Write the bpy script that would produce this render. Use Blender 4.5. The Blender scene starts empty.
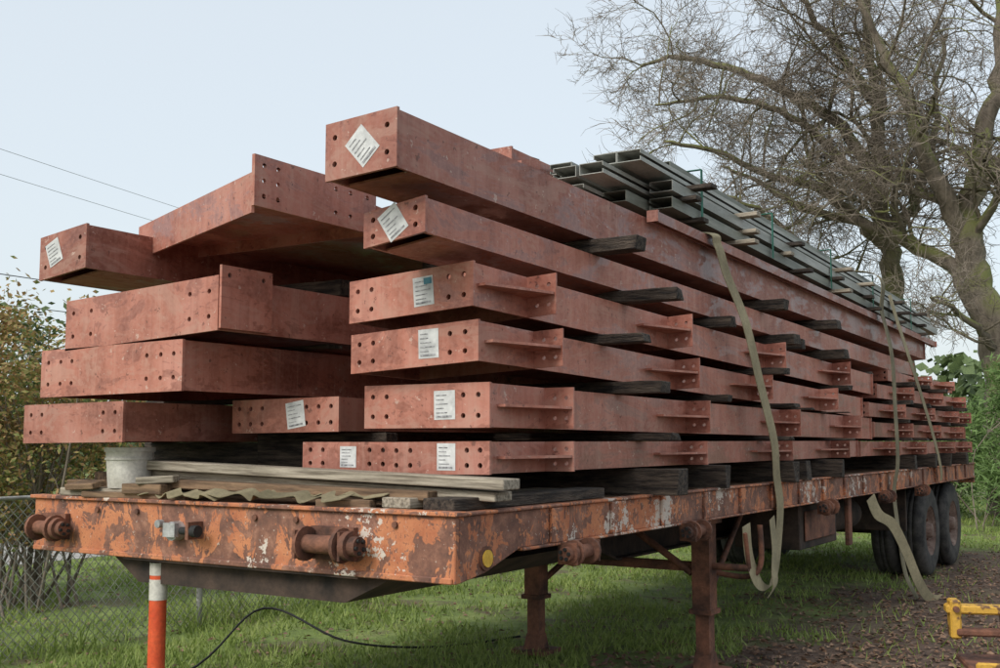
import bpy, math, random
from mathutils import Vector, Matrix
rnd=random.Random(7)
sc=bpy.context.scene
sc.view_settings.view_transform='Standard'; sc.view_settings.look='None'; sc.view_settings.exposure=0
TH=math.radians(32.5)
CAM=Vector((2.543,-3.658,1.5))
# ------------------------------------------------------------------ materials
def newmat(name):
    m=bpy.data.materials.new(name); m.use_nodes=True
    nt=m.node_tree; return m,nt,nt.nodes["Principled BSDF"]
def N(nt,t,**k):
    n=nt.nodes.new(t)
    for a,b in k.items(): setattr(n,a,b)
    return n
def coords(nt,scale=(1,1,1),rand=True):
    tc=N(nt,'ShaderNodeTexCoord'); mp=N(nt,'ShaderNodeMapping'); mp.inputs['Scale'].default_value=scale
    nt.links.new(tc.outputs['Object'],mp.inputs['Vector'])
    if rand:
        oi=N(nt,'ShaderNodeObjectInfo'); mu=N(nt,'ShaderNodeMath',operation='MULTIPLY'); mu.inputs[1].default_value=37.
        nt.links.new(oi.outputs['Random'],mu.inputs[0]); nt.links.new(mu.outputs[0],mp.inputs['Location'])
    return mp.outputs[0]
def noise(nt,vec,scale,detail=4,rough=.6,dist=0):
    n=N(nt,'ShaderNodeTexNoise'); n.inputs['Scale'].default_value=scale; n.inputs['Detail'].default_value=min(detail,4)
    n.inputs['Roughness'].default_value=rough; n.inputs['Distortion'].default_value=dist
    nt.links.new(vec,n.inputs['Vector']); return n.outputs[0]
def ramp(nt,fac,stops):
    r=N(nt,'ShaderNodeValToRGB'); e=r.color_ramp.elements
    while len(e)<len(stops): e.new(.5)
    for i,(p,c) in enumerate(stops):
        e[i].position=p; e[i].color=(c[0],c[1],c[2],1) if hasattr(c,'__len__') else (c,c,c,1)
    nt.links.new(fac,r.inputs[0]); return r.outputs[0]
def mix(nt,fac,a,b,mode='MIX'):
    m=N(nt,'ShaderNodeMix',data_type='RGBA',blend_type=mode)
    for s,v in ((0,fac),(6,a),(7,b)):
        if isinstance(v,(int,float)): m.inputs[s].default_value=v
        elif isinstance(v,tuple): m.inputs[s].default_value=(v[0],v[1],v[2],1)
        else: nt.links.new(v,m.inputs[s])
    return m.outputs[2]
def bump(nt,b,h,strength=.3,dist=.01):
    n=N(nt,'ShaderNodeBump'); n.inputs['Strength'].default_value=strength; n.inputs['Distance'].default_value=dist
    nt.links.new(h,n.inputs['Height']); nt.links.new(n.outputs[0],b.inputs['Normal'])
def steel(name,c,dark=.72,dust=.5):
    m,nt,b=newmat(name)
    v=coords(nt); vs=coords(nt,(8,8,.4)); vl=coords(nt,(1.0,.6,1.9))
    n1=noise(nt,v,2.4,3,.65); n2=noise(nt,vs,1.5,4,.7); n3=noise(nt,v,45,2,.65); n4=noise(nt,vl,3.0,4,.8,.6)
    dk=tuple(x*dark for x in c); lt=(c[0]*1.1+.03,c[1]*1.2+.03,c[2]*1.25+.03)
    col=ramp(nt,n1,[(.33,dk),(.5,c),(.66,lt)])
    col=mix(nt,ramp(nt,n4,[(.40,.62),(.462,.40),(.472,0)]),col,(c[0]*.44,c[1]*.37,c[2]*.36))
    col=mix(nt,ramp(nt,n2,[(.48,0),(.70,.6)]),col,(c[0]*.52,c[1]*.44,c[2]*.42))
    col=mix(nt,ramp(nt,n2,[(.30,.40),(.44,0)]),col,(.50,.31,.24))
    col=mix(nt,ramp(nt,n3,[(.35,0),(.8,.4)]),col,(c[0]*1.25+.04,c[1]*1.5+.04,c[2]*1.6+.04))
    col=mix(nt,ramp(nt,n4,[(.54,0),(.62,.38)]),col,(.47,.29,.225))
    oi=N(nt,'ShaderNodeObjectInfo'); col=mix(nt,1.0,col,ramp(nt,oi.outputs['Random'],[(0,(.84,.86,.88)),(1,(1.08,1.05,1.03))]),'MULTIPLY')
    ge=N(nt,'ShaderNodeNewGeometry'); sx=N(nt,'ShaderNodeSeparateXYZ'); nt.links.new(ge.outputs['Normal'],sx.inputs[0])
    mu=N(nt,'ShaderNodeMath',operation='MULTIPLY',use_clamp=True); mu.inputs[1].default_value=dust; nt.links.new(sx.outputs[2],mu.inputs[0])
    col=mix(nt,mu.outputs[0],col,(.24,.17,.14))
    sp=noise(nt,v,19,3,.8); col=mix(nt,ramp(nt,sp,[(.33,.65),(.36,0)]),col,(.10,.04,.03))
    col=mix(nt,ramp(nt,sp,[(.66,0),(.685,.55)]),col,(.58,.44,.37))
    nt.links.new(col,b.inputs['Base Color'])
    nt.links.new(ramp(nt,n4,[(.44,.33),(.52,.62)]),b.inputs['Roughness'])
    b.inputs['Specular IOR Level'].default_value=.45
    bump(nt,b,n3,.10,.004)
    return m
def simple(name,c1,c2,scale=6,stretch=(1,1,1),rough=.8,metal=0,bs=.25,bd=.006,thr=(.35,.65),fine=60):
    m,nt,b=newmat(name); v=coords(nt,stretch); n=noise(nt,v,scale,3,.65); f=noise(nt,v,fine,2,.6)
    col=ramp(nt,n,[(thr[0],c1),(thr[1],c2)]); col=mix(nt,.35,col,ramp(nt,f,[(.3,.25),(.7,1)]),'MULTIPLY')
    nt.links.new(col,b.inputs['Base Color']); b.inputs['Roughness'].default_value=rough; b.inputs['Metallic'].default_value=metal
    bump(nt,b,f,bs,bd); return m
M={}
M['red']=steel('red_oxide_steel',(.42,.158,.108))
M['red2']=steel('red_oxide_steel_dark',(.35,.127,.086))
M['dark']=simple('wet_dark_timber',(.016,.012,.010),(.15,.115,.085),7,(.7,7,7),.85,0,.9,.014,(.38,.75),30)
M['grey']=simple('weathered_lumber',(.18,.15,.11),(.52,.46,.36),4,(.8,14,14),.85,0,.5,.006)
M['brownwood']=simple('brown_lumber',(.10,.06,.035),(.30,.19,.11),4,(1,10,10),.85,0,.5,.006)
M['galv']=simple('weathered_galvanised',(.24,.25,.22),(.44,.45,.41),4,(1,.4,3),.5,.0,.1,.003)
M['galvd']=simple('purlin_green_grey',(.12,.13,.105),(.27,.28,.23),4,(1,.3,3),.55,.0,.1,.003)
M['band']=simple('banding_green',(.02,.12,.08),(.04,.20,.14),4)
M['rust']=simple('dark_rust',(.07,.034,.024),(.26,.11,.065),7,(1,1,1),.85,0,.5,.008)
M['under']=simple('underframe_dark',(.018,.014,.012),(.085,.055,.04),5,(1,1,1),.9)
M['rubber']=simple('tyre_rubber',(.018,.018,.018),(.08,.073,.066),8,(1,1,1),.85)
M['rim']=simple('rusty_rim',(.10,.05,.035),(.28,.20,.16),8,(1,1,1),.75)
M['strap']=simple('strap_webbing',(.24,.205,.12),(.42,.36,.22),3,(1,1,1),.9,0,.4,.003)
M['strapd']=simple('dirty_strap',(.15,.13,.075),(.30,.26,.16),3,(1,1,1),.9,0,.4,.003)
M['white']=simple('white_plastic',(.48,.46,.40),(.72,.70,.64),5,(1,1,1),.5)
M['label']=simple('paper_label',(.46,.47,.47),(.70,.71,.70),12,(1,1,1),.6,0,.02,.001,(.3,.6),20)
M['ink']=simple('label_ink',(.16,.16,.17),(.42,.42,.43),60,(1,1,1),.6)
M['blue']=simple('label_blue',(.03,.16,.22),(.06,.25,.32),20,(1,1,1),.5)
M['black']=simple('black_and_hole_shade',(.01,.01,.01),(.02,.02,.02))
M['postor']=simple('marker_orange',(.62,.07,.02),(.75,.12,.035),5,(1,1,1),.5)
M['yellow']=simple('worn_yellow',(.16,.08,.035),(.62,.36,.05),9,(1,1,1),.6,0,.3,.004,(.40,.46))
M['amber']=simple('amber_lens',(.65,.36,.04),(.75,.48,.08),5,(1,1,1),.2)
M['chrome']=simple('dull_aluminium',(.35,.36,.36),(.6,.6,.6),9,(1,1,1),.4,.4)
M['wire']=simple('fence_wire',(.26,.26,.24),(.50,.50,.47),9,(1,1,1),.6,.0)
def chipped(name,amt=0.):
    m,nt,b=newmat(name); v=coords(nt,(1,1,1),False); vs=coords(nt,(1,1,.7),False)
    a=noise(nt,vs,5.5,4,.85,.5); f=noise(nt,v,60,4,.65); w=noise(nt,v,7.5,3,.7); l=noise(nt,v,.9,2,.5)
    rust=ramp(nt,noise(nt,v,9,4,.75),[(.3,(.085,.046,.036)),(.5,(.22,.10,.066)),(.7,(.40,.20,.13))])
    orange=ramp(nt,w,[(.3,(.46,.14,.06)),(.6,(.64,.25,.11))])
    ad=N(nt,'ShaderNodeMath',operation='ADD'); nt.links.new(a,ad.inputs[0])
    m2=N(nt,'ShaderNodeMath',operation='MULTIPLY'); m2.inputs[1].default_value=.35; nt.links.new(l,m2.inputs[0]); nt.links.new(m2.outputs[0],ad.inputs[1])
    col=mix(nt,ramp(nt,ad.outputs[0],[(.68-amt,0),(.695-amt,.85)]),rust,orange)
    col=mix(nt,ramp(nt,f,[(.56,0),(.62,.7)]),col,(.15,.065,.045))
    w2=noise(nt,v,10,4,.8); w3=noise(nt,v,1.6,2,.5)
    mm=N(nt,'ShaderNodeMath',operation='MULTIPLY'); nt.links.new(w2,mm.inputs[0]); nt.links.new(w3,mm.inputs[1])
    col=mix(nt,ramp(nt,mm.outputs[0],[(.318,0),(.326,.9)]),col,(.66,.59,.51))
    w4=noise(nt,v,34,3,.8); col=mix(nt,ramp(nt,w4,[(.64,0),(.66,.8)]),col,(.54,.44,.36))
    col=mix(nt,.3,col,ramp(nt,f,[(.3,.35),(.7,1)]),'MULTIPLY')
    nt.links.new(col,b.inputs['Base Color']); b.inputs['Roughness'].default_value=.75; bump(nt,b,a,.5,.008); return m
M['chip']=chipped('chipped_orange_paint')
def barkmat():
    m,nt,b=newmat('mossy_bark'); v=coords(nt,(1,1,.4),False); n=noise(nt,v,9,4,.7); g=noise(nt,coords(nt,(1,1,1),False),.8,2,.6)
    col=ramp(nt,n,[(.3,(.085,.07,.055)),(.7,(.26,.215,.17))])  # bark tones lightened, painting distance haze into the colour
    ge=N(nt,'ShaderNodeNewGeometry'); sx=N(nt,'ShaderNodeSeparateXYZ'); nt.links.new(ge.outputs['Normal'],sx.inputs[0])
    ad=N(nt,'ShaderNodeMath',operation='MULTIPLY_ADD'); ad.inputs[1].default_value=.22; nt.links.new(sx.outputs[2],ad.inputs[0]); nt.links.new(g,ad.inputs[2])
    col=mix(nt,ramp(nt,ad.outputs[0],[(.48,0),(.64,.8)]),col,(.18,.20,.055))
    nt.links.new(col,b.inputs['Base Color']); b.inputs['Roughness'].default_value=.95; bump(nt,b,n,.6,.02); return m
M['bark']=barkmat()
def plain(name,c1,c2,scale):
    m,nt,b=newmat(name); n=noise(nt,coords(nt,(1,1,1),False),scale,2,.6); nt.links.new(ramp(nt,n,[(.35,c1),(.65,c2)]),b.inputs['Base Color']); b.inputs['Roughness'].default_value=.95; return m
M['twig']=plain('twig_bark',(.14,.115,.09),(.27,.225,.18),1.5)  # twig colour also lifted to paint in the haze
def leafmat(name,cols,trans=.25):
    m,nt,b=newmat(name)
    v=coords(nt,(1,1,1),False); n=noise(nt,v,2.2,3,.7); f=noise(nt,v,25,1,.5)
    a=N(nt,'ShaderNodeMath',operation='MULTIPLY_ADD'); a.inputs[1].default_value=.6; nt.links.new(f,a.inputs[0])
    m2=N(nt,'ShaderNodeMath',operation='MULTIPLY'); m2.inputs[1].default_value=.4; nt.links.new(n,m2.inputs[0]); nt.links.new(m2.outputs[0],a.inputs[2])
    k=len(cols); col=ramp(nt,a.outputs[0],[(.33+.34*i/(k-1),c) for i,c in enumerate(cols)])
    nt.links.new(col,b.inputs['Base Color']); b.inputs['Roughness'].default_value=.7
    if trans>0:
        tr=N(nt,'ShaderNodeBsdfTranslucent'); nt.links.new(col,tr.inputs[0]); ms=N(nt,'ShaderNodeMixShader'); ms.inputs[0].default_value=trans
        out=nt.nodes['Material Output']; nt.links.new(b.outputs[0],ms.inputs[1]); nt.links.new(tr.outputs[0],ms.inputs[2]); nt.links.new(ms.outputs[0],out.inputs[0])
    return m
M['autumn']=leafmat('autumn_leaves',[(.09,.11,.035),(.16,.21,.05),(.34,.27,.09),(.38,.20,.10),(.24,.23,.07)])
M['bamboo']=leafmat('bamboo_leaves',[(.09,.15,.045),(.14,.23,.065),(.21,.31,.11)])
M['hedge']=leafmat('hedge_leaves',[(.045,.07,.025),(.08,.12,.04),(.13,.17,.06)],0)
M['blade']=leafmat('grass_blades',[(.13,.19,.045),(.23,.31,.07),(.36,.41,.14)],.3)
M['litter']=leafmat('leaf_litter',[(.06,.034,.024),(.17,.095,.058),(.32,.21,.13)],0)
# ------------------------------------------------------------------ mesh builder
class MB:
    def __init__(s): s.v=[];s.f=[];s.m=[];s.mats=[];s.smooth=[]
    def mi(s,m):
        if m not in s.mats: s.mats.append(m)
        return s.mats.index(m)
    def add(s,vs,fs,mat,sm=False):
        o=len(s.v); s.v+= [tuple(v) for v in vs]; i=s.mi(mat)
        for f in fs: s.f.append([o+k for k in f]); s.m.append(i); s.smooth.append(sm)
    def box(s,x0,x1,y0,y1,z0,z1,mat,M4=None):
        vs=[Vector((x,y,z)) for z in (z0,z1) for y in (y0,y1) for x in (x0,x1)]
        if M4: vs=[M4@v for v in vs]
        s.add(vs,[(0,2,3,1),(4,5,7,6),(0,1,5,4),(2,6,7,3),(0,4,6,2),(1,3,7,5)],mat)
    def prism(s,poly,axis,a,b,mat):
        n=len(poly)
        def P(p,t): return (p[0],p[1],t) if axis==2 else ((t,p[0],p[1]) if axis==0 else (p[0],t,p[1]))
        vs=[P(p,a) for p in poly]+[P(p,b) for p in poly]
        s.add(vs,[list(range(n))[::-1],list(range(n,2*n))]+[(i,(i+1)%n,n+(i+1)%n,n+i) for i in range(n)],mat)
    def cyl(s,p0,p1,r,mat,n=16,r1=None,cap=True,sm=True):
        p0=Vector(p0);p1=Vector(p1); r1=r if r1 is None else r1
        d=(p1-p0).normalized(); u=d.orthogonal().normalized(); w=d.cross(u)
        vs=[];
        for p,q in ((p0,r),(p1,r1)):
            for i in range(n):
                a=2*math.pi*i/n; vs.append(p+(u*math.cos(a)+w*math.sin(a))*q)
        s.add(vs,[(i,(i+1)%n,n+(i+1)%n,n+i) for i in range(n)],mat,sm)
        if cap: s.add(vs,[list(range(n))[::-1],list(range(n,2*n))],mat)
    def tube(s,pts,rs,mat,n=6,sm=True):
        k=len(pts); vs=[]
        prev=None
        for i in range(k):
            p=Vector(pts[i]); d=(Vector(pts[min(i+1,k-1)])-Vector(pts[max(i-1,0)])).normalized()
            u=d.orthogonal().normalized() if prev is None else (prev-d*prev.dot(d)).normalized()
            prev=u; w=d.cross(u)
            for j in range(n):
                a=2*math.pi*j/n; vs.append(p+(u*math.cos(a)+w*math.sin(a))*rs[i])
        fs=[(i*n+j,i*n+(j+1)%n,(i+1)*n+(j+1)%n,(i+1)*n+j) for i in range(k-1) for j in range(n)]
        s.add(vs,fs,mat,sm)
    def plate(s,o,U,V,w,h,t,holes,r,mat):
        o=Vector(o);U=Vector(U).normalized();V=Vector(V).normalized();Nn=U.cross(V)
        q=r*1.25
        us=sorted(set([0,w]+[round(a+k*q,5) for a,b in holes for k in(-1,1)])); vs_=sorted(set([0,h]+[round(b+k*q,5) for a,b in holes for k in(-1,1)]))
        P=lambda a,b,c:o+U*a+V*b+Nn*c
        for i in range(len(us)-1):
            for j in range(len(vs_)-1):
                u0,u1,v0,v1=us[i],us[i+1],vs_[j],vs_[j+1]
                hc=[(a,b) for a,b in holes if u0<a<u1 and v0<b<v1]
                if not hc:
                    for c,fl in((0,1),(t,0)):
                        f=[P(u0,v0,c),P(u1,v0,c),P(u1,v1,c),P(u0,v1,c)]
                        s.add(f,[(3,2,1,0) if fl else (0,1,2,3)],mat)
                else:
                    a,b=hc[0]; n=16
                    sq=[];ci=[]
                    for k in range(n):
                        an=2*math.pi*k/n; cx,sy=math.cos(an),math.sin(an); mx=max(abs(cx),abs(sy))
                        ex=cx/mx; ey=sy/mx
                        sq.append((a+ex*(u1-a if ex>0 else a-u0), b+ey*(v1-b if ey>0 else b-v0))); ci.append((a+cx*r,b+sy*r))
                    for c,fl in((0,1),(t,0)):
                        vv=[P(x,y,c) for x,y in sq]+[P(x,y,c) for x,y in ci]
                        fs=[(k,(k+1)%n,n+(k+1)%n,n+k) for k in range(n)]
                        if fl: fs=[f[::-1] for f in fs]
                        s.add(vv,fs,mat)
                    vv=[P(x,y,0) for x,y in ci]+[P(x,y,t) for x,y in ci]
                    s.add(vv,[(k,(k+1)%n,n+(k+1)%n,n+k) for k in range(n)],mat)
        c=[(0,0),(w,0),(w,h),(0,h)]; vv=[P(a,b,0) for a,b in c]+[P(a,b,t) for a,b in c]
        s.add(vv,[(k,(k+1)%4,4+(k+1)%4,4+k) for k in range(4)],mat)
    def ribbon(s,pts,wd,width,mat,t=.004):
        wd=Vector(wd).normalized()*width/2; vs=[];k=len(pts)
        for i in range(k):
            p=Vector(pts[i]); d=(Vector(pts[min(i+1,k-1)])-Vector(pts[max(i-1,0)])).normalized(); nn=d.cross(wd).normalized()*t/2
            vs+=[p-wd-nn,p+wd-nn,p+wd+nn,p-wd+nn]
        fs=[]
        for i in range(k-1):
            for j in range(4): fs.append((i*4+j,i*4+(j+1)%4,(i+1)*4+(j+1)%4,(i+1)*4+j))
        fs+= [(3,2,1,0),(4*k-4,4*k-3,4*k-2,4*k-1)]
        s.add(vs,fs,mat)
    def obj(s,name,parent=None,bev=0):
        me=bpy.data.meshes.new(name); me.from_pydata(s.v,[],s.f)
        for m in s.mats: me.materials.append(m)
        me.polygons.foreach_set('material_index',s.m); me.polygons.foreach_set('use_smooth',s.smooth); me.update()
        o=bpy.data.objects.new(name,me); sc.collection.objects.link(o)
        if parent: o.parent=parent
        if bev:
            b=o.modifiers.new('bev','BEVEL'); b.width=bev; b.segments=1; b.limit_method='ANGLE'; b.angle_limit=.9
        return o
def empty(name,loc=(0,0,0),rz=0):
    o=bpy.data.objects.new(name,None); o.location=loc; o.rotation_euler=(0,0,rz); sc.collection.objects.link(o); return o
def spline(pts,n=8):
    pts=[Vector(p) for p in pts]; out=[]
    for i in range(len(pts)-1):
        p0=pts[max(i-1,0)];p1=pts[i];p2=pts[i+1];p3=pts[min(i+2,len(pts)-1)]
        for j in range(n):
            t=j/n; out.append(.5*((2*p1)+(p2-p0)*t+(2*p0-5*p1+4*p2-p3)*t*t+(3*p1-p0-3*p2+p3)*t**3))
    out.append(pts[-1]); return out
def shear(mb,start,x1,y0,slope,roll):
    for i in range(start,len(mb.v)):
        x,y,z=mb.v[i]; mb.v[i]=(x,y,z+slope*(y-y0)+roll*(x-x1))
# ------------------------------------------------------------------ labels
def tag(parent,cx,y,cz,w,h,rot=0,blue=False):
    mb=MB(); c,s_=math.cos(rot),math.sin(rot)
    def q(u0,u1,v0,v1,off,mat):
        pts=[(u0,v0),(u1,v0),(u1,v1),(u0,v1)]
        mb.add([(cx+u*c-v*s_,y-off,cz+u*s_+v*c) for u,v in pts],[(0,1,2,3)],mat)
    q(-w/2,w/2,-h/2,h/2,.0015,M['label'])
    for k in range(5):
        v=h*.34-k*h*.15; q(-w*.40,w*(-.05+.42*rnd.random()),v-h*.02,v+h*.015,.0028,M['ink'])
    q(-w*.4,w*.35,-h*.43,-h*.36,.0028,M['ink'])
    if blue: q(w*.05,w*.44,h*.22,h*.44,.0034,M['blue'])
    mb.obj('tag',parent)
# ------------------------------------------------------------------ beams
def beam(x0,x1,y0,y1,z0,z1,cols=(),slope=0,roll=0,clips=(),mat='red',box=False,rows=2,clipw=.155,gus=.42,hr=.012,name='steel_beam'):
    mb=MB(); m=M[mat]; H=z1-z0; zm=(z0+z1)/2; t=.012
    hol=[(c,z) for c in cols for z in ([H*.27,H*.73] if rows==2 else [H*.5])]
    mb.plate((x0,y0+.016,z0),(1,0,0),(0,0,1),x1-x0,H,.016,hol,hr,m)
    a,b=x0+.012,x1-.014; z0b,z1b=z0+.003,z1-.003
    mb.box(b-t,b,y0+.017,y1,z0b,z1b,m); mb.box(a,a+t,y0+.017,y1,z0b,z1b,m)
    if box:
        mb.box(a+t,b-t,y0+.12,y1,z0b+.001,z0b+.01,m); mb.box(a+t,b-t,y0+.017,y1,z1b-.01,z1b-.001,m)
    else:
        mb.box(a+t,b-t,y0+.017,y1,zm-.005,zm+.005,m)
    for cy in clips:
        mb.plate((b,cy+.01,z0b),(1,0,0),(0,0,1),clipw,z1b-z0b,.01,[(clipw*.35,H*.25),(clipw*.35,H*.72),(clipw*.75,H*.25),(clipw*.75,H*.72)] ,.010,m)
        mb.prism([(b,cy-gus),(b+clipw*.28,cy-gus),(b+clipw*.96,cy-.02),(b+clipw*.96,cy),(b,cy)],2,zm-.006,zm+.006,m)
        mb.box(a+t,b-t,cy,cy+.01,z0b,zm-.006,m); mb.box(a+t,b-t,cy,cy+.01,zm+.006,z1b,m)
    mb.plate((x0,y1+.014,z0),(1,0,0),(0,0,1),x1-x0,H,.014,hol,hr,m)
    shear(mb,0,x1,y0,slope,roll)
    return mb.obj(name)
c69=(.05,.13,.56,.64)
R1=beam(-.63,-.07,.36,6.4,1.35,1.495,(.05,.13,.44,.51),0,.01,(.86,2.5,4.1,5.6))
R2=beam(-.77,-.07,.36,6.9,1.553,1.752,c69,-.007,0,(.86,2.55,4.3,6.0))
R3=beam(-.78,-.07,.27,6.6,1.84,2.02,c69,-.021,.05,(.76,2.4,3.7,5.3))
R4=beam(-.76,-.07,.23,7.0,2.075,2.27,c69,-.022,.06,(.70,2.3,4.0,5.7))
R5=beam(-.39,-.07,-.12,8.8,2.34,2.49,(.05,.27),-.018,.13,(),'red2',True)
R6=beam(-.44,-.07,-.31,9.4,2.57,2.81,(.05,.32),-.017,.05,(),'red2',True)
tag(R1,-.30,.36,1.425,.10,.12); tag(R2,-.31,.36,1.655,.115,.13,.02); tag(R3,-.335,.27,1.925,.11,.13,.03); tag(R4,-.335,.23,2.155,.11,.13,.08,True)
tag(R5,-.235,-.12,2.395,.11,.13,.6); tag(R6,-.245,-.31,2.675,.115,.14,.75)
R1b=beam(-1.19,-.645,.40,6.,1.35,1.49,(.05,.13,.42,.5)); tag(R1b,-.90,.40,1.42,.10,.10)
for (x0,x1,y0,y1,z0,z1,cl) in [(-.75,-.07,6.5,11.75,1.35,1.49,(7.4,8.6,10.2,11.3)),(-.75,-.07,7.0,11.7,1.525,1.67,(8.0,9.4,10.8)),(-.7,-.05,6.75,11.6,1.715,1.85,(7.6,9.0,10.4,11.2)),(-.7,-.07,7.15,11.3,1.90,2.04,(8.1,9.6,11.0)),(-.7,-.07,7.6,10.9,2.085,2.20,(9,10.3))]:
    bb=beam(x0,x1,y0,y1,z0,z1,(.06,.6),-.002,0,cl)
    if z0>1.8: tag(bb,x1-.2,y0,z0+.07,.10,.09,.7)
L1=beam(-2.70,-1.91,-.10,10.8,1.49,1.69,(.06,.15,.64,.73),0,.01)
L2=beam(-2.57,-1.50,-.10,11.0,1.73,1.975,(.06,.16,.25,.82,.92,1.01),0,.01)
L3=beam(-2.38,-1.27,-.10,10.6,2.005,2.262,(.06,.20,.92,1.05),0,.045)
L4=beam(-2.62,-2.24,-.10,9.6,2.38,2.61,(.05,.33),-.004,.11,(),'red2',True)
tag(L4,-2.50,-.10,2.48,.11,.13,.4)
L1b=beam(-1.70,-.98,.42,9.8,1.54,1.71,(.05,.13,.21,.51,.59,.67),0,.01); tag(L1b,-1.26,.42,1.625,.12,.13,.15)
mb=MB(); mb.plate((-1.268,-.095,2.015),(0,1,0),(0,0,1),.33,.295,.014,[(.05,.25),(.27,.25)],.012,M['red'])
for a in (.05,.27): mb.cyl((-1.269,-.095+a,2.265),(-1.267,-.095+a,2.265),.0115,M['black'],12)  # black discs on the flange paint in the shade of the bolt holes
mb.obj('connection_plate',L3)
for (x0,x1,y0,z0,z1) in [(-1.46,-.84,2.0,1.78,1.95),(-1.22,-.82,1.6,2.02,2.2),(-1.22,-.84,2.4,2.28,2.48),(-1.9,-.82,3.4,2.3,2.5),(-.95,-.5,1.2,2.3,2.5),(-.98,-.5,1.5,2.56,2.80),(-1.02,-.6,1.5,2.84,3.06),(-2.2,-1.4,2.8,2.75,2.95)]:
    beam(x0,x1,y0,9.5,z0,z1,(.05,.3),-.01,0,(),'red2')
beam(-.96,-.74,1.62,9.0,3.08,3.19,(.05,),-.02,0,(),'red2',True)
# knee / haunch column
mb=MB(); m=M['red']; zb,zt=2.535,2.70
A=Vector((-1.0,-.15,0)); B=Vector((-2.48,.44,0)); U=(A-B).normalized(); Wd=(A-B).length
mb.plate((B.x,B.y,zb-.02),U,(0,0,1),Wd,zt-zb+.02,.014,[],.01,m)
mb.plate((-1.0,-.17,2.545),(0,1,0),(0,0,1),.86,.235,.018,[(.06,.05),(.06,.12),(.06,.19),(.15,.05),(.15,.12),(.15,.19),(.55,.06),(.55,.18),(.66,.06),(.66,.18),(.79,.06),(.79,.18)],.012,m)
mb.prism([(-1.01,-.12),(-2.46,.45),(-2.46,9.0),(-1.95,9.0),(-1.7,4.2),(-1.01,.66)],2,2.60,2.61,m)
mb.box(-2.475,-2.463,.46,9,zb,zt,m)
for (p,q) in (((-1.0,.70),(-1.70,4.2)),((-1.70,4.2),(-1.95,9.0))):
    p=Vector((*p,zb));q=Vector((*q,zb)); mb.plate(p,(q-p),(0,0,1),(q-p).length,zt-zb,.012,[],.01,m)
mb.plate((-1.02,.66,2.54),(-1,0,0),(0,0,1),1.3,.06,.01,[],.01,m)
mb.obj('steel_knee_column')
# dunnage timbers
def timber(x0,x1,y,z0,z1,w=.1,mat='dark',rot=0,name='timber_block'):
    L=x1-x0; mb=MB(); n=max(3,int(L/.12)); M4=Matrix.Translation((x1,y,0))@Matrix.Rotation(rot,4,'Z')
    vs=[];fs=[]
    for i in range(n+1):
        X=-L*i/n; j=lambda s=.006:rnd.uniform(-s,s)
        for (yy,zz) in ((-w/2,z0),(w/2,z0),(w/2,z1),(-w/2,z1)): vs.append(M4@Vector((X+(j(.014) if i==0 else 0),yy+j(.007),zz+ (abs(j(.003)) if zz==z0 else -abs(j(.006))))))
    for i in range(n):
        for k in range(4): fs.append((i*4+k,i*4+(k+1)%4,(i+1)*4+(k+1)%4,(i+1)*4+k))
    fs+=[(3,2,1,0),(4*n,4*n+1,4*n+2,4*n+3)]
    mb.add(vs,fs,M[mat]); return mb.obj(name,None,.004)
rows=[(1.2,1.2,0,0),(1.35,1.493,0,.36),(1.553,1.750,-.007,.36),(1.84,2.018,-.021,.27),(2.075,2.268,-.022,.23),(2.34,2.488,-.018,-.12),(2.57,2.81,-.017,-.31)]
rows2=[(1.2,1.2,0,0),(1.35,1.488,0,6.5),(1.525,1.668,-.002,7),(1.715,1.848,-.002,6.7),(1.90,2.038,-.002,7.1),(2.085,2.198,-.002,7.6)]
def zz(rows,i,y,top): r=rows[i]; return r[1 if top else 0]+r[2]*(y-r[3])
prot={0:(.17,.13,.19,.17,.24,.17),1:(.12,.15,.14,.16,.12,.10),2:(.1,.13,.12,.10,.12,.1)}
dys={0:(.55,.55,.30,.12,.38,.05),1:(.3,.1,.25,.0,.4,.2),2:(0,.2,.1,.3,.1,0)}
for si,y in enumerate((1.35,3.75,5.3)):
    for g in range(6):
        yy=y+dys[si][g]; timber(-1.2,prot[si][g],yy,zz(rows,g,yy,1)+.002,zz(rows,g+1,yy,0)-.002,.115,'dark',rnd.uniform(-.06,.06))
for y in (2.9,4.55): 
    for g in (0,2,4):
        timber(-1.2,.06,y+rnd.uniform(-.1,.1),zz(rows,g,y,1)+.002,zz(rows,g+1,y,0)-.002,.09,'dark',rnd.uniform(-.04,.04))
for si,y in enumerate((7.9,8.8,9.8,10.7)):
    for g in range(5 if y<10.6 else 4):
        yy=y+rnd.uniform(-.2,.2); timber(-1.2,rnd.uniform(.05,.13),yy,zz(rows2,g,yy,1)+.002,zz(rows2,g+1,yy,0)-.002,.1,'dark',rnd.uniform(-.04,.04))
for y in (.75,3.2,6,9):
    timber(-2.8,-1.4,y,1.2,1.34,.12); timber(-2.75,-1.3,y+.03,1.34,1.488,.1); timber(-2.72,-1.5,y,1.695,1.728,.1); timber(-2.6,-1.3,y,1.978,2.003,.1); timber(-2.6,-1.3,y+.1,2.27,2.36,.1); timber(-1.8,-.9,y,1.36,1.538,.1)
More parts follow.
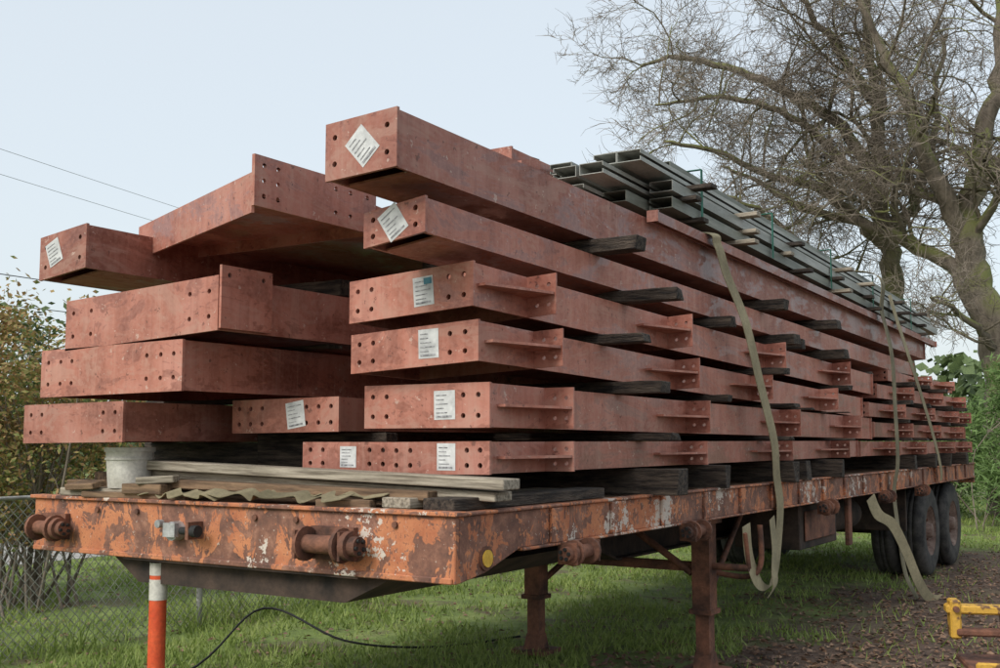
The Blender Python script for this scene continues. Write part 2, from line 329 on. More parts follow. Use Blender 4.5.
# ------------------------------------------------------------------ purlins (bundle on top)
def purlin(xc,y0,y1,z0,h,w,mat,slope,flip=1):
    mb=MB(); m=M[mat]; t=.004
    mb.box(xc-w/2,xc+w/2,y0,y1,z0,z0+t,m); mb.box(xc-w/2,xc+w/2,y0,y1,z0+h-t,z0+h,m)
    xb=xc+flip*w/2; mb.box(min(xb,xb-flip*t),max(xb,xb-flip*t),y0,y1,z0+t,z0+h-t,m)
    xl=xc-flip*w/2; mb.box(min(xl,xl+flip*t),max(xl,xl+flip*t),y0,y1,z0+t,z0+t+.02,m); mb.box(min(xl,xl+flip*t),max(xl,xl+flip*t),y0,y1,z0+h-t-.02,z0+h-t,m)
    shear(mb,0,xc,2.28,slope,0); mb.obj('steel_purlin')
SL=-.032
for k,(zq,n) in enumerate(((2.885,6),(2.985,6),(3.085,5))):
    for j in range(n):
        xc=-.13-j*.165-.015*k+rnd.uniform(-.02,.015)
        purlin(xc,2.02+rnd.uniform(-.25,.35)+(.12 if k==2 else 0),9.7+rnd.uniform(-.6,.4),zq,.066,.15,'galv' if rnd.random()<.6 else 'galvd',SL+rnd.uniform(-.0006,.0006),rnd.choice((1,-1)))
for j in range(4):
    purlin(-.2-j*.17,2.3+rnd.uniform(-.1,.25),9.0+rnd.uniform(-.6,.4),3.155,.05,.15,'galv' if j%2 else 'galvd',SL,rnd.choice((1,-1)))
for k,zq in enumerate((2.855,2.953,3.053)):
    for y in (2.5,3.6,4.6,5.7,6.8,7.8,9.0):
        yc=y+rnd.uniform(-.2,.2); zq2=zq+SL*(yc-2.28); mb=MB(); mb.box(-1.0,.0+rnd.uniform(0,.10),yc-.045,yc+.045,zq2,zq2+.028,M['dark' if rnd.random()<.6 else 'grey']); mb.obj('wood_batten',None,.003)
for y in (2.75,4.1,5.6,7.0,8.6):
    mb=MB(); dz=SL*(y-2.28); z0,z1=2.88+dz,3.21+dz
    for (x0,x1,a,b) in ((-1.0,-.045,z1,z1+.004),(-.045,-.041,z0,z1+.004),(-1.004,-1.0,z0,z1+.004)): mb.box(x0,x1,y,y+.03,a,b,M['band'])
    mb.obj('steel_banding')
beam(-.07,.0,2.0,9.7,2.735,2.80,(),-.022,0,(),'red2')
mb=MB(); mb.add([(-.98,1.75,3.20),(-.80,1.70,3.195),(-.76,1.98,3.19),(-.9,2.05,3.20)],[(0,1,2,3)],M['galv']); mb.obj('sheet_scrap')
# ------------------------------------------------------------------ trailer
T=empty('flatbed_trailer')
mb=MB(); ch=M['chip']
for i in range(59):
    y=.05+i*.2; mb.box(-2.68,-.04,y,y+.194,1.165,1.193+rnd.uniform(0,.005),M['brownwood'])
mb.obj('deck',T)
mb=MB()
mb.box(-2.72,0,0,.03,.925,1.192,ch)
mb.box(-2.74,.02,-.02,.06,1.193,1.212,ch)
mb.box(-2.71,-.01,-.012,0,.925,.95,ch)
prof=[(.03,.925),(.22,.95),(.50,1.03),(11.8,1.03),(11.8,1.192),(.03,1.192)]
mb.prism(prof,0,-.03,0,ch); mb.prism(prof,0,-2.72,-2.69,ch)
for xs in ((-.05,.02),(-2.74,-2.67)): mb.box(xs[0],xs[1],.061,11.82,1.193,1.207,ch)
mb.box(-.03,.018,.5,11.8,1.018,1.031,ch)
mb.box(-2.72,0,11.8,11.83,.95,1.192,ch)
y=.75
while y<11.5:
    mb.box(.001,.02,y,y+.10,1.032,1.19,ch); y+=.61
mb.obj('side_rails',T,.004)
mb=MB(); u=M['under']
for x in (-.85,-1.87):
    mb.prism([(.03,.98),(2.4,.9),(3.0,.72),(11.8,.72),(11.8,1.16),(.03,1.16)],0,x-.008,x+.008,u)
    mb.prism([(.03,.965),(2.4,.885),(3.0,.705),(11.8,.705),(11.8,.72),(3.0,.72),(2.4,.9),(.03,.98)],0,x-.08,x+.08,u)
for k in range(24):
    yy=.4+k*.48; mb.box(-2.68,-.04,yy,yy+.01,1.04,1.16,u); mb.box(-2.68,-.04,yy,yy+.06,1.03,1.04,u)
mb.prism([(-2.15,.924),(-.35,.924),(-.62,.80),(-1.95,.80)],1,.06,1.9,u)
mb.prism([(-2.0,.93),(-.5,.93),(-.5,.915),(-2.0,.915)],1,-.0,.1,u)
mb.cyl((-1.36,.9,.83),(-1.36,.9,.70),.045,M['rust'],14)
mb.obj('chassis_frame',T)
def winch(mb,c,ax,L=.2,r=.045):
    c=Vector(c);a=Vector(ax).normalized(); ru=M['rust']
    mb.cyl(c-a*L*.5,c+a*L*.5,r*.72,ru,14)
    for k,rr,w in((-.5,1.35,.018),(.42,1.35,.018),(.58,1.1,.03),(.72,.75,.04)):
        mb.cyl(c+a*(L*k),c+a*(L*k+w),r*rr,ru,16)
    for k in range(5):
        an=k*1.256; off=a.orthogonal().normalized(); off.rotate(Matrix.Rotation(an,3,a)); mb.cyl(c+a*(L*.72+.04)+off*r*.5,c+a*(L*.72+.05)+off*r*.5,.009,M['black'],6)
mb=MB()
winch(mb,(-2.52,-.075,1.05),(1,0,0),.16,.05); winch(mb,(-.62,-.085,1.06),(1,0,0),.22,.055)
mb.box(-.74,-.50,-.03,0,.99,1.13,M['rust']); mb.box(-2.62,-2.42,-.03,0,.99,1.12,M['rust'])
mb.box(-.735,-.722,-.15,-.03,1.0,1.12,M['rust']); mb.box(-.505,-.492,-.13,-.03,1.0,1.12,M['rust'])
for yy in (.95,2.35,5.0,6.9,8.4): 
    winch(mb,(.06,yy,.98),(0,-1,0),.17,.045)
    mb.box(0.001,.10,yy-.12,yy-.108,.93,1.03,M['rust']); mb.box(0.001,.10,yy+.1,yy+.112,.93,1.03,M['rust']); mb.box(.001,.012,yy-.108,yy+.1,.93,1.03,M['rust'])
mb.cyl((-1.60,-.0,1.07),(-1.60,-.05,1.07),.045,M['chrome'],14); mb.box(-1.63,-1.55,-.075,-.05,1.045,1.11,M['chrome']); mb.cyl((-1.53,-.05,1.075),(-1.42,-.07,1.08),.018,M['black'],10); mb.cyl((-1.42,-.08,1.08),(-1.385,-.08,1.08),.028,M['black'],10)
mb.cyl((-1.70,-.02,1.10),(-1.70,-.05,1.10),.02,M['chrome'],8); mb.box(-1.46,-1.44,-.09,-.0,1.04,1.12,M['rust'])
for x in (-2.2,-1.9,-1.1,-.85,-.3): mb.cyl((x,0,1.15),(x,-.012,1.15),.014,M['rust'],8)
mb.obj('winches_and_fittings',T)
mb=MB(); mb.cyl((.0,.22,1.01),(.016,.22,1.01),.036,M['amber'],20); mb.cyl((.0,.22,1.01),(.01,.22,1.01),.050,M['rust'],20)
mb.obj('reflector',T)
mb=MB(); r=M['rust']
for x in (-.2,-1.45):
    mb.box(x-.06,x+.06,3.02,3.14,.42,1.03,r); mb.box(x-.045,x+.045,3.035,3.125,.06,.42,r)
    mb.box(x-.075,x+.075,3.0,3.16,.40,.43,r); mb.box(x-.13,x+.13,2.96,3.2,.03,.06,r)
    mb.prism([(3.0,.06),(3.16,.06),(3.12,.16),(3.04,.16)],0,x-.055,x+.055,r)
    mb.box(x-.09,x+.09,2.99,3.17,.97,1.03,r)
mb.cyl((-1.45,3.08,.70),(.10,3.08,.70),.022,r,10); mb.cyl((.1,3.08,.7),(.1,3.02,.92),.015,r,8)
mb.tube(spline([(-.2,3.14,.66),(.0,3.3,.62),(.08,3.35,.70),(.08,3.35,.95)],6),[.018]*19,r,8)
mb.cyl((-1.38,3.05,.72),(-1.1,3.05,1.0),.02,r,8); mb.cyl((-.27,3.05,.65),(-.85,3.05,1.02),.025,r,8)
mb.box(-1.40,-.25,3.05,3.07,.66,.70,r)
mb.cyl((-.2,3.14,.5),(-.5,4.6,.95),.022,r,8); mb.cyl((-1.45,3.14,.5),(-1.5,4.6,.95),.022,r,8)
mb.obj('landing_gear',T)
mb=MB(); mb.box(-.62,-.10,4.75,5.75,.66,1.0,M['under']); mb.box(-.64,-.08,4.73,5.77,1.0,1.02,r); mb.box(-.095,-.08,4.85,5.65,.72,.95,r)
mb.cyl((-.4,6.3,.8),(-.4,7.2,.8),.14,M['under'],18); mb.box(-.1,-.06,6.0,6.1,.6,1.03,r)
mb.box(-2.6,-.12,8.4,8.45,.55,1.0,M['under'])
mb.obj('tool_box',T,.01)
def torus_profile(mb,c,prof,mat,n=40):
    k=len(prof); vs=[]
    for i in range(n):
        a=2*math.pi*i/n
        for (x,rr) in prof: vs.append((c[0]+x,c[1]+rr*math.cos(a),c[2]+rr*math.sin(a)))
    mb.add(vs,[(i*k+j,((i+1)%n)*k+j,((i+1)%n)*k+j+1,i*k+j+1) for i in range(n) for j in range(k-1)],mat,True)
for wi,yc in enumerate((9.32,10.62)):
    for side in (0,1):
        for dual in (0,1):
            mb=MB(); s=1 if side==0 else -1
            xo=-.06-dual*.30 if side==0 else -2.66+dual*.30
            c=(xo-s*.12,yc,.5)
            pr=[(-.12*1,.27),(-.125,.33),(-.13,.42),(-.11,.475),(-.07,.497),(-.03,.5),(-.028,.487),(-.022,.487),(-.02,.5),(.02,.5),(.022,.487),(.028,.487),(.03,.5),(.07,.497),(.11,.475),(.13,.42),(.125,.33),(.12,.27)]
            torus_profile(mb,c,pr,M['rubber'])
            torus_profile(mb,c,[(s*.12,.275),(s*.105,.265),(s*.10,.245),(s*.03,.225),(s*.02,.16),(s*.05,.13),(s*.05,.09),(s*.13,.075),(s*.14,.05),(s*.14,.001)],M['rim'])
            for k in range(10):
                a=k*.628; mb.cyl((c[0]+s*.03,c[1]+.18*math.cos(a),c[2]+.18*math.sin(a)),(c[0]+s*.06,c[1]+.18*math.cos(a),c[2]+.18*math.sin(a)),.014,M['rust'],6)
            mb.obj('wheel',T)
    mb=MB(); mb.cyl((-2.5,yc,.5),(-.2,yc,.5),.06,M['under'],12); mb.obj('axle',T)
mb=MB()
for x in (-.75,-1.97):
    mb.prism([(8.7,.72),(8.8,.55),(9.3,.58),(9.97,.50),(10.6,.58),(11.2,.55),(11.3,.72)],0,x-.04,x+.04,M['under'])
mb.obj('suspension',T)
# ------------------------------------------------------------------ straps
def strap(pts,wd,w,mat,name='ratchet_strap',n=8):
    mb=MB(); mb.ribbon(spline(pts,n),wd,w,M[mat]); return mb.obj(name)
s1=[(-2.8,2.6,1.15),(-2.80,2.6,2.3),(-2.7,2.62,2.66),(-1.6,2.66,2.97),(-.6,2.7,2.825),(-.04,2.80,2.80),(.02,2.86,2.72),(.03,2.98,2.55),(.085,3.15,2.26),(.09,3.40,1.86),(.09,3.64,1.5),(.05,3.80,1.25),(.05,3.86,1.05),(.05,3.80,.80),(.06,3.68,.60),(.07,3.52,.53),(.06,3.35,.58),(.05,3.22,.76),(.05,3.18,.96)]
strap(s1,(0,1,.15),.14,'strap')
strap([(.07,3.62,.98),(.09,3.60,.80),(.11,3.52,.66),(.13,3.48,.56),(.12,3.40,.50)],(0,1,.3),.10,'strapd')
strap([(-2.8,6.9,1.15),(-2.75,6.9,2.6),(-1,7.0,3.05),(-.04,7.0,3.08),(.03,7.03,2.7),(.09,7.1,2.3),(.10,7.12,1.8),(.1,7.15,1.3),(.05,7.18,1.0),(.08,7.2,.6),(.12,7.22,.25),(.2,7.3,.02)],(0,1,0),.14,'strapd')
strap([(.05,6.3,1.0),(.10,6.35,.85),(.16,6.6,.75),(.2,6.9,.5),(.26,7.1,.2),(.3,7.35,.03),(.36,7.5,.015)],(0.3,1,.5),.14,'strap')
strap([(-.05,7.7,2.95),(.03,7.75,2.6),(.08,8.2,2.1),(.09,8.8,1.6),(.07,9.3,1.2),(.05,9.4,1.05)],(0,1,.2),.12,'strap')
for k,(xa,xb,yy) in enumerate(((-2.0,-1.35,.02),(-1.45,-.6,.04),(-1.25,-.45,.14))):
    pts=[]; n=12
    for i in range(n+1):
        t=i/n; pts.append((xa+(xb-xa)*t+rnd.uniform(-.02,.02),yy+rnd.uniform(-.03,.03),1.222+ .035*abs(math.sin(i*1.3+k))+.008*k))
    strap(pts,(.1,1,.25),.085,'strapd' if k%2 else 'strap','loose_strap',5)
# ------------------------------------------------------------------ lumber on front deck
def board(p,q,w,h,mat,name='lumber_board',tw=0):
    p=Vector(p);q=Vector(q); d=q-p; L=d.length; X=d.normalized(); Y=Vector((0,0,1)).cross(X).normalized(); Z=X.cross(Y)
    M4=Matrix(((X.x,Y.x,Z.x,p.x),(X.y,Y.y,Z.y,p.y),(X.z,Y.z,Z.z,p.z),(0,0,0,1)))@Matrix.Rotation(tw,4,'X')
    mb=MB(); mb.box(0,L,-w/2,w/2,-h/2,h/2,M[mat]); 
    o=mb.obj(name,None,.004); o.matrix_world=M4; return o
board((-2.1,.20,1.375),(.10,.27,1.315),.14,.045,'grey'); board((-2.05,.26,1.33),(.04,.30,1.262),.14,.04,'grey')
board((-1.95,.12,1.285),(-.25,.2,1.262),.10,.04,'brownwood'); board((-2.5,.05,1.235),(-1.9,.12,1.235),.14,.04,'grey'); board((-2.6,.15,1.27),(-1.7,.3,1.26),.12,.04,'brownwood')
board((-2.3,.0,1.225),(-1.6,.06,1.225),.07,.03,'brownwood'); board((-.75,.03,1.222),(-.5,.10,1.222),.07,.04,'brownwood')
board((-.12,.05,1.235),(-.10,1.35,1.235),.16,.05,'dark'); board((-.38,.10,1.232),(-.3,1.3,1.232),.16,.045,'grey')
board((-2.45,.2,1.30),(-2.42,.9,1.30),.12,.06,'brownwood')
board((-2.0,.02,1.26),(-1.75,.05,1.26),.10,.05,'brownwood','wood_offcut'); board((-1.9,.0,1.30),(-1.72,.08,1.31),.08,.035,'grey','wood_offcut'); board((-2.42,.0,1.265),(-2.2,-.0,1.275),.09,.03,'brownwood','wood_offcut',.2)
mb=MB(); mb.cyl((-2.12,.12,1.257),(-2.12,.12,1.44),.105,M['white'],28,.12); mb.cyl((-2.12,.12,1.44),(-2.12,.12,1.462),.127,M['white'],28); mb.cyl((-2.12,.12,1.40),(-2.12,.12,1.41),.124,M['white'],28); mb.obj('plastic_bucket')
# ------------------------------------------------------------------ marker post
mb=MB(); px,py=-1.83,.08
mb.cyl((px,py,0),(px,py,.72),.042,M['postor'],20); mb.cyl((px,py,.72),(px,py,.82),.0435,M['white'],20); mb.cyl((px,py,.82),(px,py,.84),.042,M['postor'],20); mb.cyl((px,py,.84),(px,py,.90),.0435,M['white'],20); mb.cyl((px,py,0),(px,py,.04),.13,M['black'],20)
mb.obj('marker_post')
# ------------------------------------------------------------------ yellow implement at right
mb=MB(); Y=M['yellow']
E=Matrix.Translation((1.22,3.24,0))@Matrix.Rotation(math.radians(20),4,'Z')
mb.box(0,1.9,-.05,.05,.50,.55,Y,E); mb.box(.05,1.9,-.08,.02,.38,.42,M['rust'],E); mb.box(.02,.08,-.06,.06,.36,.58,Y,E); mb.box(.3,.36,-.04,.04,.05,.5,M['rust'],E); mb.box(1.2,1.3,-.05,.05,.05,.5,Y,E); mb.box(.1,1.8,-.3,.3,.18,.22,M['rust'],E); mb.box(.1,1.8,-.32,-.30,.14,.28,Y,E)
for k in range(4): mb.box(.3+k*.45,.4+k*.45,-.5,-.3,.03,.28,M['rust'],E)
for x in (.05,.34): 
    p=E@Vector((x,-.04,.53)); q=E@Vector((x,-.085,.53)); mb.cyl(p,q,.018,M['rust'],8)
mb.obj('yellow_implement_frame',None,.012)
# ------------------------------------------------------------------ ground
def groundmat():
    m,nt,b=newmat('ground_grass_dirt'); v=coords(nt,(1,1,1),False)
    g=ramp(nt,noise(nt,v,2.2,4,.7),[(.3,(.085,.12,.03)),(.5,(.16,.22,.05)),(.72,(.25,.29,.09))])
    dt=ramp(nt,noise(nt,v,5,4,.8),[(.3,(.038,.026,.019)),(.55,(.12,.076,.054)),(.75,(.26,.185,.13))])
    sx=N(nt,'ShaderNodeSeparateXYZ'); nt.links.new(v,sx.inputs[0])
    n=noise(nt,v,.9,4,.7)
    a=N(nt,'ShaderNodeMath',operation='MULTIPLY_ADD'); a.inputs[1].default_value=3.2; nt.links.new(n,a.inputs[0]); nt.links.new(sx.outputs[0],a.inputs[2])
    mr=N(nt,'ShaderNodeMapRange'); mr.inputs[1].default_value=.8; mr.inputs[2].default_value=1.5; nt.links.new(a.outputs[0],mr.inputs[0])
    mr2=N(nt,'ShaderNodeMapRange'); mr2.inputs[1].default_value=12; mr2.inputs[2].default_value=14; mr2.inputs[3].default_value=1; mr2.inputs[4].default_value=0; nt.links.new(sx.outputs[1],mr2.inputs[0])
    mu=N(nt,'ShaderNodeMath',operation='MULTIPLY'); nt.links.new(mr.outputs[0],mu.inputs[0]); nt.links.new(mr2.outputs[0],mu.inputs[1])
    col=mix(nt,mu.outputs[0],g,dt)
    pa=ramp(nt,noise(nt,v,1.4,4,.7,.3),[(.52,0),(.60,.8)]); col=mix(nt,pa,col,(.12,.09,.055))
    nt.links.new(col,b.inputs['Base Color']); b.inputs['Roughness'].default_value=.95; bump(nt,b,noise(nt,v,18,4,.7),.8,.04); return m
mb=MB(); mb.add([(-400,-400,0),(400,-400,0),(400,400,0),(-400,400,0)],[(0,1,2,3)],groundmat()); mb.obj('ground')
mb=MB(); gm=simple('gravel_drive',(.28,.27,.25),(.50,.48,.45),8,(1,1,1),.9)
mb.add([(-12.5,-8,.004),(-9.3,-8,.004),(-9.6,4,.004),(-9.2,18,.004),(-12.2,18,.004),(-12.6,4,.004)],[(0,1,2,3,4,5)],gm); mb.obj('gravel_road')
def isdirt(x,y):
    return x>-.6+.5*math.sin(y*1.7)+.3*math.sin(y*4.1+x*3) and y<12.5
fwd=Vector((-.537,.844)); rgt=Vector((.844,.537))
vs=[];fs=[]
vl=[];fl=[]
for i in range(105000):
    d=5.5+ (rnd.random()**1.6)*24; a=d*rnd.uniform(-.52,.52)
    x=CAM.x+rgt.x*a+fwd.x*d; y=CAM.y+rgt.y*a+fwd.y*d
    if -12.6<x<-9.3: continue
    cl=math.sin(x*2.3+1.1*math.sin(y*1.9))*math.sin(y*2.7+.8*math.sin(x*3.1))
    if isdirt(x,y):
        if rnd.random()<.90: continue
    if cl<-.25 and rnd.random()<.8: continue
    h=rnd.uniform(.02,.06)*(1.3+.6*cl)*(1+.02*d); an=rnd.uniform(0,6.28); w=.004*(1+d*.09); dx,dy=math.cos(an)*w,math.sin(an)*w
    if abs(x+4.4)<.25: h*=rnd.choice((1,2,4))
    lx,ly=rnd.gauss(0,.5)*h,rnd.gauss(0,.5)*h
    o=len(vs); vs+=[(x-dx,y-dy,0),(x+dx,y+dy,0),(x+lx,y+ly,h)]; fs.append((o,o+1,o+2))
me=bpy.data.meshes.new('grass'); me.from_pydata(vs,[],fs); me.materials.append(M['blade']); o=bpy.data.objects.new('grass',me); sc.collection.objects.link(o)
for i in range(26000):
    d=5.5+rnd.random()**1.4*12; a=d*rnd.uniform(-.5,.52); x=CAM.x+rgt.x*a+fwd.x*d; y=CAM.y+rgt.y*a+fwd.y*d
    if not isdirt(x,y) and rnd.random()<.86: continue
    s=rnd.uniform(.012,.035); an=rnd.uniform(0,6.28); c,sn=math.cos(an)*s,math.sin(an)*s; z=rnd.uniform(.006,.02)
    o=len(vl); vl+=[(x-c,y-sn,z),(x+sn*.6,y-c*.6,z+rnd.uniform(-.005,.02)),(x+c,y+sn,z),(x-sn*.6,y+c*.6,z+rnd.uniform(-.005,.02))]; fl.append((o,o+1,o+2,o+3))
me=bpy.data.meshes.new('fallen_leaves'); me.from_pydata(vl,[],fl); me.materials.append(M['litter']); o=bpy.data.objects.new('fallen_leaves',me); sc.collection.objects.link(o)
# ------------------------------------------------------------------ chain link fence
mb=MB(); FX=-4.4; H=1.1; y0,y1=-2.5,13; s=.075; wr=.0035
def wire(p,q,r=wr): mb.cyl(p,q,r,M['wire'],3,cap=False,sm=False)
n=int((y1-y0+H)/s)
for i in range(n):
    ya=y0-H+i*s
    a0=max(ya,y0); z_a=(a0-ya); b0=min(ya+H,y1); z_b=b0-ya
    if b0>a0:
        wire((FX,a0,z_a),(FX,b0,z_b)); wire((FX+.004,a0,H-z_a),(FX+.004,b0,H-z_b))
yy=y0
while yy<y1:
    mb.cyl((FX,yy,0),(FX,yy,H+.05),.024,M['wire'],10); yy+=2.6
mb.cyl((FX,y0,H),(FX,y1,H),.014,M['wire'],8)
mb.obj('chain_link_fence')
mb=MB(); pts=spline([(-3.2,.2,.03),(-2.9,1.2,.05),(-3.2,2.2,.3),(-2.6,2.4,.1),(-2.2,2.9,.02),(-1.9,3.6,.02)],8); mb.tube(pts,[.008]*len(pts),M['black'],6); mb.obj('garden_hose')
# ------------------------------------------------------------------ trees
def rtube(mb,pts,r0,r1,n,mat):
    k=len(pts); mb.tube(pts,[r0+(r1-r0)*i/(k-1) for i in range(k)],mat,n)
def grow(mb,p,d,L,r,lev,rg):
    seg=5 if lev<3 else 3
    pts=[p.copy()]; q=p.copy(); dd=d.normalized()
    for i in range(seg):
        dd=(dd+Vector((rg.gauss(0,.24),rg.gauss(0,.24),rg.gauss(.0,.22)))).normalized(); q=q+dd*L/seg; pts.append(q.copy())
    r1=r*.45
    rtube(mb,pts,r,r1,5 if lev<2 else 3,M['bark'] if lev<3 else M['twig'])
    if lev>=4: return
    nb={1:7,2:6,3:6}[lev]
    for k in range(nb):
        t=.2+.8*(k+rg.random())/nb; i=min(int(t*seg),seg-1); f=t*seg-i
        b=pts[i].lerp(pts[i+1],min(f,1)); base=(pts[i+1]-pts[i]).normalized()
        v=Vector((rg.gauss(0,1),rg.gauss(0,1),rg.gauss(.05,.8))).normalized()
        nd=(base*.75+v*.85).normalized()
        grow(mb,b,nd,L*rg.uniform(.45,.72),max(r*(1-.55*t)*.6,.0060),lev+1,rg)
def tree(name,base,limbs,seed):
    rg=random.Random(seed); e=empty(name,base,TH); mb=MB()
    for pts,r0,r1,nb,bl in limbs:
        sp=spline(pts,5); 
        sp=[p+Vector((rg.gauss(0,.05),rg.gauss(0,.05),0)) if 0<i<len(sp)-1 else p for i,p in enumerate(sp)]
        rtube(mb,sp,r0*1.25,r1*1.3,10,M['bark'])
        k=len(sp); start=.12 if pts[0][2]>.5 else .42
        for j in range(nb):
            t=start+(1-start)*(j+rg.random())/nb; i=min(int(t*(k-1)),k-2); p=sp[i].lerp(sp[i+1],t*(k-1)-i)
            base_d=(sp[i+1]-sp[i]).normalized(); v=Vector((rg.gauss(0,1),rg.gauss(0,1),rg.gauss(.2,.7))).normalized()
            grow(mb,p,(base_d*.5+v).normalized(),bl*rg.uniform(.6,1.15)*(1-.15*t),max((r0+(r1-r0)*t)*.5,.022),1,rg)
    mb.obj('branches',e); return e
V=lambda *a:Vector(a)
LA=[([V(0,0,0),V(-.1,0,3.3),V(-.4,.1,4.5),V(-.6,.1,5.5),V(-.4,0,6.8),V(-.1,0,8),V(.2,.1,9.5),V(.4,.2,11.5)],.34,.07,9,2.4),
 ([V(-.6,.1,5.3),V(-1.3,-.3,6.6),V(-1.8,-.6,7.6),V(-2.3,-.8,8.7),V(-2.9,-1,9.8),V(-3.4,-1.2,11.2)],.17,.03,9,2.4),
 ([V(-.4,.1,4.4),V(-1.1,.3,5.2),V(-1.9,.5,5.7),V(-2.7,.8,6.1),V(-3.7,1,6.4),V(-4.5,1.2,7),V(-5.3,1.4,7.4)],.14,.02,10,2.2),
 ([V(-.1,0,3.2),V(-.7,-.5,3.6),V(-1.3,-.9,4),V(-1.9,-1.2,4.2)],.08,.02,6,1.4),
 ([V(-.4,0,6.7),V(.5,-.4,7.6),V(1.5,-.7,8.2),V(2.6,-1,8.8)],.12,.03,6,2.0)]
LB=[([V(0,0,0),V(0,0,3),V(-.05,0,4.6),V(-.15,.1,5.9),V(-.25,.1,7.4),V(-.3,0,9.1),V(-.5,-.1,10.5),V(-.6,0,12.5)],.25,.05,9,2.4),
 ([V(-.15,.1,5.8),V(-.8,0,6.4),V(-1.7,-.3,7),V(-2.8,-.5,7.2),V(-3.9,-.6,7.7),V(-5.2,-.8,7.9)],.12,.025,12,2.2),
 ([V(-.25,.1,7.2),V(-1,.4,8.6),V(-2.1,.8,9.5),V(-3.4,1,10.2),V(-4.6,1.2,10.5),V(-5.4,1.3,10.3)],.12,.025,12,2.4),
 ([V(-.15,.1,5.8),V(.5,.4,6.7),V(1.15,.7,8.1),V(1.4,.9,9.5),V(1.8,1.1,11)],.12,.03,8,2.0),
 ([V(-.3,0,9),V(-1.2,-.4,10),V(-2.1,-.8,11),V(-2.8,-1,12)],.10,.02,8,2.4),
 ([V(-.25,.1,6.6),V(-1.4,-.2,7.9),V(-2.6,-.4,8.7),V(-3.9,-.4,9.0),V(-5.3,-.2,8.9)],.10,.02,11,2.2),
 ([V(-.05,0,4.5),V(-.9,-.5,4.9),V(-2,-1,5.4),V(-3.2,-1.4,6.2),V(-4.2,-1.6,6.6)],.09,.02,10,2.0)]
tree('bare_oak_tree',(-.75,20.3,0),LA,3); tree('bare_oak_tree',(-3.0,21.3,0),LB,5)
# ------------------------------------------------------------------ shrubs
def leafcloud(name,cent,rad,nleaf,size,mat,stems=20,seed=1,elong=1.,zmin=.05,clump=40,tight=.42):
    rg=random.Random(seed); mb=MB(); c=Vector(cent); vs=[];fs=[]
    cl=[]
    for i in range(clump):
        v=Vector((rg.gauss(0,.5),rg.gauss(0,.5),rg.gauss(0,.5))); 
        if v.length>1: v.normalize()
        cl.append((Vector((c.x+v.x*rad[0],c.y+v.y*rad[1],max(c.z+v.z*rad[2],zmin+.2))),rg.uniform(.25,.5)))
    for i in range(nleaf):
        q,rr=cl[rg.randrange(clump)]; p=q+Vector((rg.gauss(0,rr*rad[0]*tight),rg.gauss(0,rr*rad[1]*tight),rg.gauss(0,rr*rad[2]*tight)))
        if p.z<zmin: p.z=rg.uniform(zmin,c.z)
        u=Vector((rg.gauss(0,1),rg.gauss(0,1),rg.gauss(-.3 if elong>1.5 else 0,.7))).normalized(); w=u.orthogonal().normalized(); w.rotate(Matrix.Rotation(rg.uniform(0,6.28),3,u)); s=size*rg.uniform(.6,1.3)
        o=len(vs); vs+=[p-u*s*elong,p+w*s*.5,p+u*s*elong,p-w*s*.5]; fs.append((o,o+1,o+2,o+3))
    mb.add(vs,fs,mat)
    for i in range(stems):
        b=Vector((c.x+rg.gauss(0,.3)*rad[0],c.y+rg.gauss(0,.3)*rad[1],0)); t=cl[i%clump][0]+Vector((rg.gauss(0,.1),rg.gauss(0,.1),rg.uniform(0,.35)))
        m=b.lerp(t,.5)+Vector((rg.gauss(0,.15),rg.gauss(0,.15),.2)); pp=spline([b,m,t],4); rtube(mb,pp,.016,.004,4,M['twig'])
        for k in range(4):
            q=pp[rg.randrange(3,len(pp)-1)]; e=q+Vector((rg.gauss(0,.25),rg.gauss(0,.25),rg.uniform(.0,.4))); rtube(mb,[q,q.lerp(e,.5)+Vector((0,0,.04)),e],.005,.002,3,M['twig'])
    return mb.obj(name)
leafcloud('autumn_shrub',(-6.45,2.5,1.65),(.85,.95,1.2),11500,.030,M['autumn'],38,1,1.,.55)
leafcloud('autumn_shrub',(-7.3,1.9,1.80),(1.0,1.0,1.35),13500,.032,M['autumn'],38,2,1.,.5)
leafcloud('green_shrub',(-13.2,6.9,1.6),(1.6,1.8,1.7),9000,.06,M['hedge'],30,3)
leafcloud('green_shrub',(-14.5,4.6,2.0),(1.8,2.0,2.0),9000,.06,M['hedge'],30,8)
leafcloud('green_shrub',(-12.9,10.2,1.4),(1.5,1.8,1.4),7000,.06,M['hedge'],24,11)
leafcloud('bamboo_thicket',(.1,17.2,1.5),(1.3,1.3,1.3),14000,.03,M['bamboo'],60,4,3.0)
leafcloud('bamboo_thicket',(2.6,19.2,1.6),(1.6,1.6,1.5),12000,.035,M['bamboo'],60,5,3.0)
leafcloud('bamboo_thicket',(-2.2,18.4,1.3),(1.5,1.4,1.2),7000,.035,M['bamboo'],40,6,3.0)
rg=random.Random(9); vs=[];fs=[]
for i in range(26000):
    t=rg.random(); a=-60+120*t; d=58+6*math.sin(a*.2)+rg.uniform(-3,3); hh=3.2+1.6*math.sin(a*.33)+1.2*math.sin(a*.9+1)
    z=abs(rg.random())*hh; x=CAM.x+rgt.x*a+fwd.x*d; y=CAM.y+rgt.y*a+fwd.y*d; s=rg.uniform(.12,.4)
    u=Vector((rg.gauss(0,1),rg.gauss(0,1),rg.gauss(0,1))).normalized(); w=u.orthogonal().normalized()
    o=len(vs); p=Vector((x,y,z)); vs+=[p-u*s,p+w*s,p+u*s,p-w*s]; fs.append((o,o+1,o+2,o+3))
me=bpy.data.meshes.new('distant_trees'); me.from_pydata([tuple(v) for v in vs],[],fs); me.materials.append(M['hedge']); o=bpy.data.objects.new('distant_trees',me); sc.collection.objects.link(o)
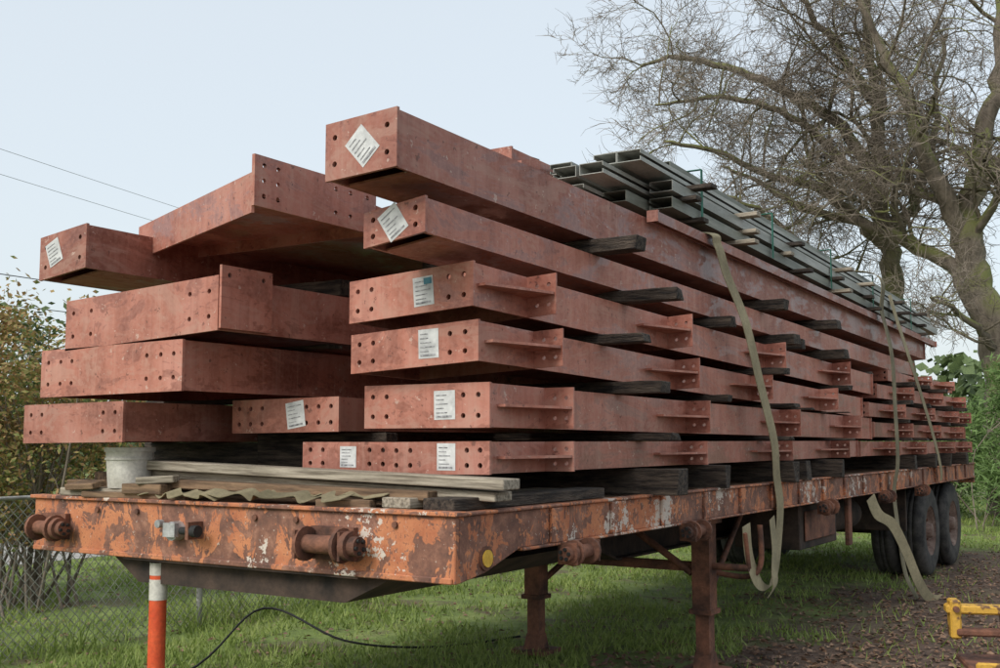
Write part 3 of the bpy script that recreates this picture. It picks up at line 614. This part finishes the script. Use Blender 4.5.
# ------------------------------------------------------------------ power lines
def W(a,d,z): return Vector((CAM.x+rgt.x*a+fwd.x*d,CAM.y+rgt.y*a+fwd.y*d,z))
M['cable']=plain('grey_cable',(.24,.25,.26),(.32,.33,.34),3)
def pline(p,q,r,mat,sag=.5):
    mb=MB(); pts=[p.lerp(q,i/24)-Vector((0,0,sag*4*(i/24)*(1-i/24))) for i in range(25)]; mb.tube(pts,[r]*25,M[mat],4); mb.obj('power_line')
pline(W(-19.1,10,9.2),W(.0,62,9.0),.007,'cable',.3); pline(W(-19.1,10,8.6),W(.3,62,8.3),.007,'cable',.35)
pline(W(-15,12,4.9),W(-6,52,7.2),.014,'black',.3); pline(W(-15,12,4.3),W(-6.4,52,6.3),.014,'black',.3)
mb=MB(); b=W(0,62,0); mb.cyl(b,(b.x,b.y,9.8),.16,M['bark'],12,.11); b2=W(-5.8,52,0); mb.cyl(b2,(b2.x,b2.y,8),.15,M['bark'],12,.11); mb.obj('utility_pole')
# ------------------------------------------------------------------ light
el,az=math.radians(40),math.radians(188)
sd=Vector((math.sin(az)*math.cos(el),math.cos(az)*math.cos(el),math.sin(el)))
sun=bpy.data.lights.new('sun','SUN'); sun.energy=2.4; sun.angle=math.radians(26); sun.color=(1,.965,.91)
so=bpy.data.objects.new('sun',sun); sc.collection.objects.link(so); so.rotation_euler=sd.to_track_quat('Z','Y').to_euler()
w=bpy.data.worlds.new("World"); sc.world=w; w.use_nodes=True; nt=w.node_tree; bg=nt.nodes['Background']
sky=nt.nodes.new('ShaderNodeTexSky'); sky.sky_type='NISHITA'; sky.sun_disc=False; sky.sun_elevation=el; sky.sun_rotation=az; sky.dust_density=3.5; sky.air_density=1.1; sky.ozone_density=1.5
mx=nt.nodes.new('ShaderNodeMix'); mx.data_type='RGBA'; mx.inputs[0].default_value=.66; nt.links.new(sky.outputs[0],mx.inputs[6]); mx.inputs[7].default_value=(6.5,7.0,7.25,1)
nt.links.new(mx.outputs[2],bg.inputs[0]); bg.inputs[1].default_value=.15
cam=bpy.data.cameras.new("camera"); co=bpy.data.objects.new("camera",cam); sc.collection.objects.link(co)
co.location=CAM; co.rotation_euler=(math.radians(95.5),0,TH); cam.lens=39.6; cam.sensor_width=36; cam.clip_end=2000; sc.camera=co
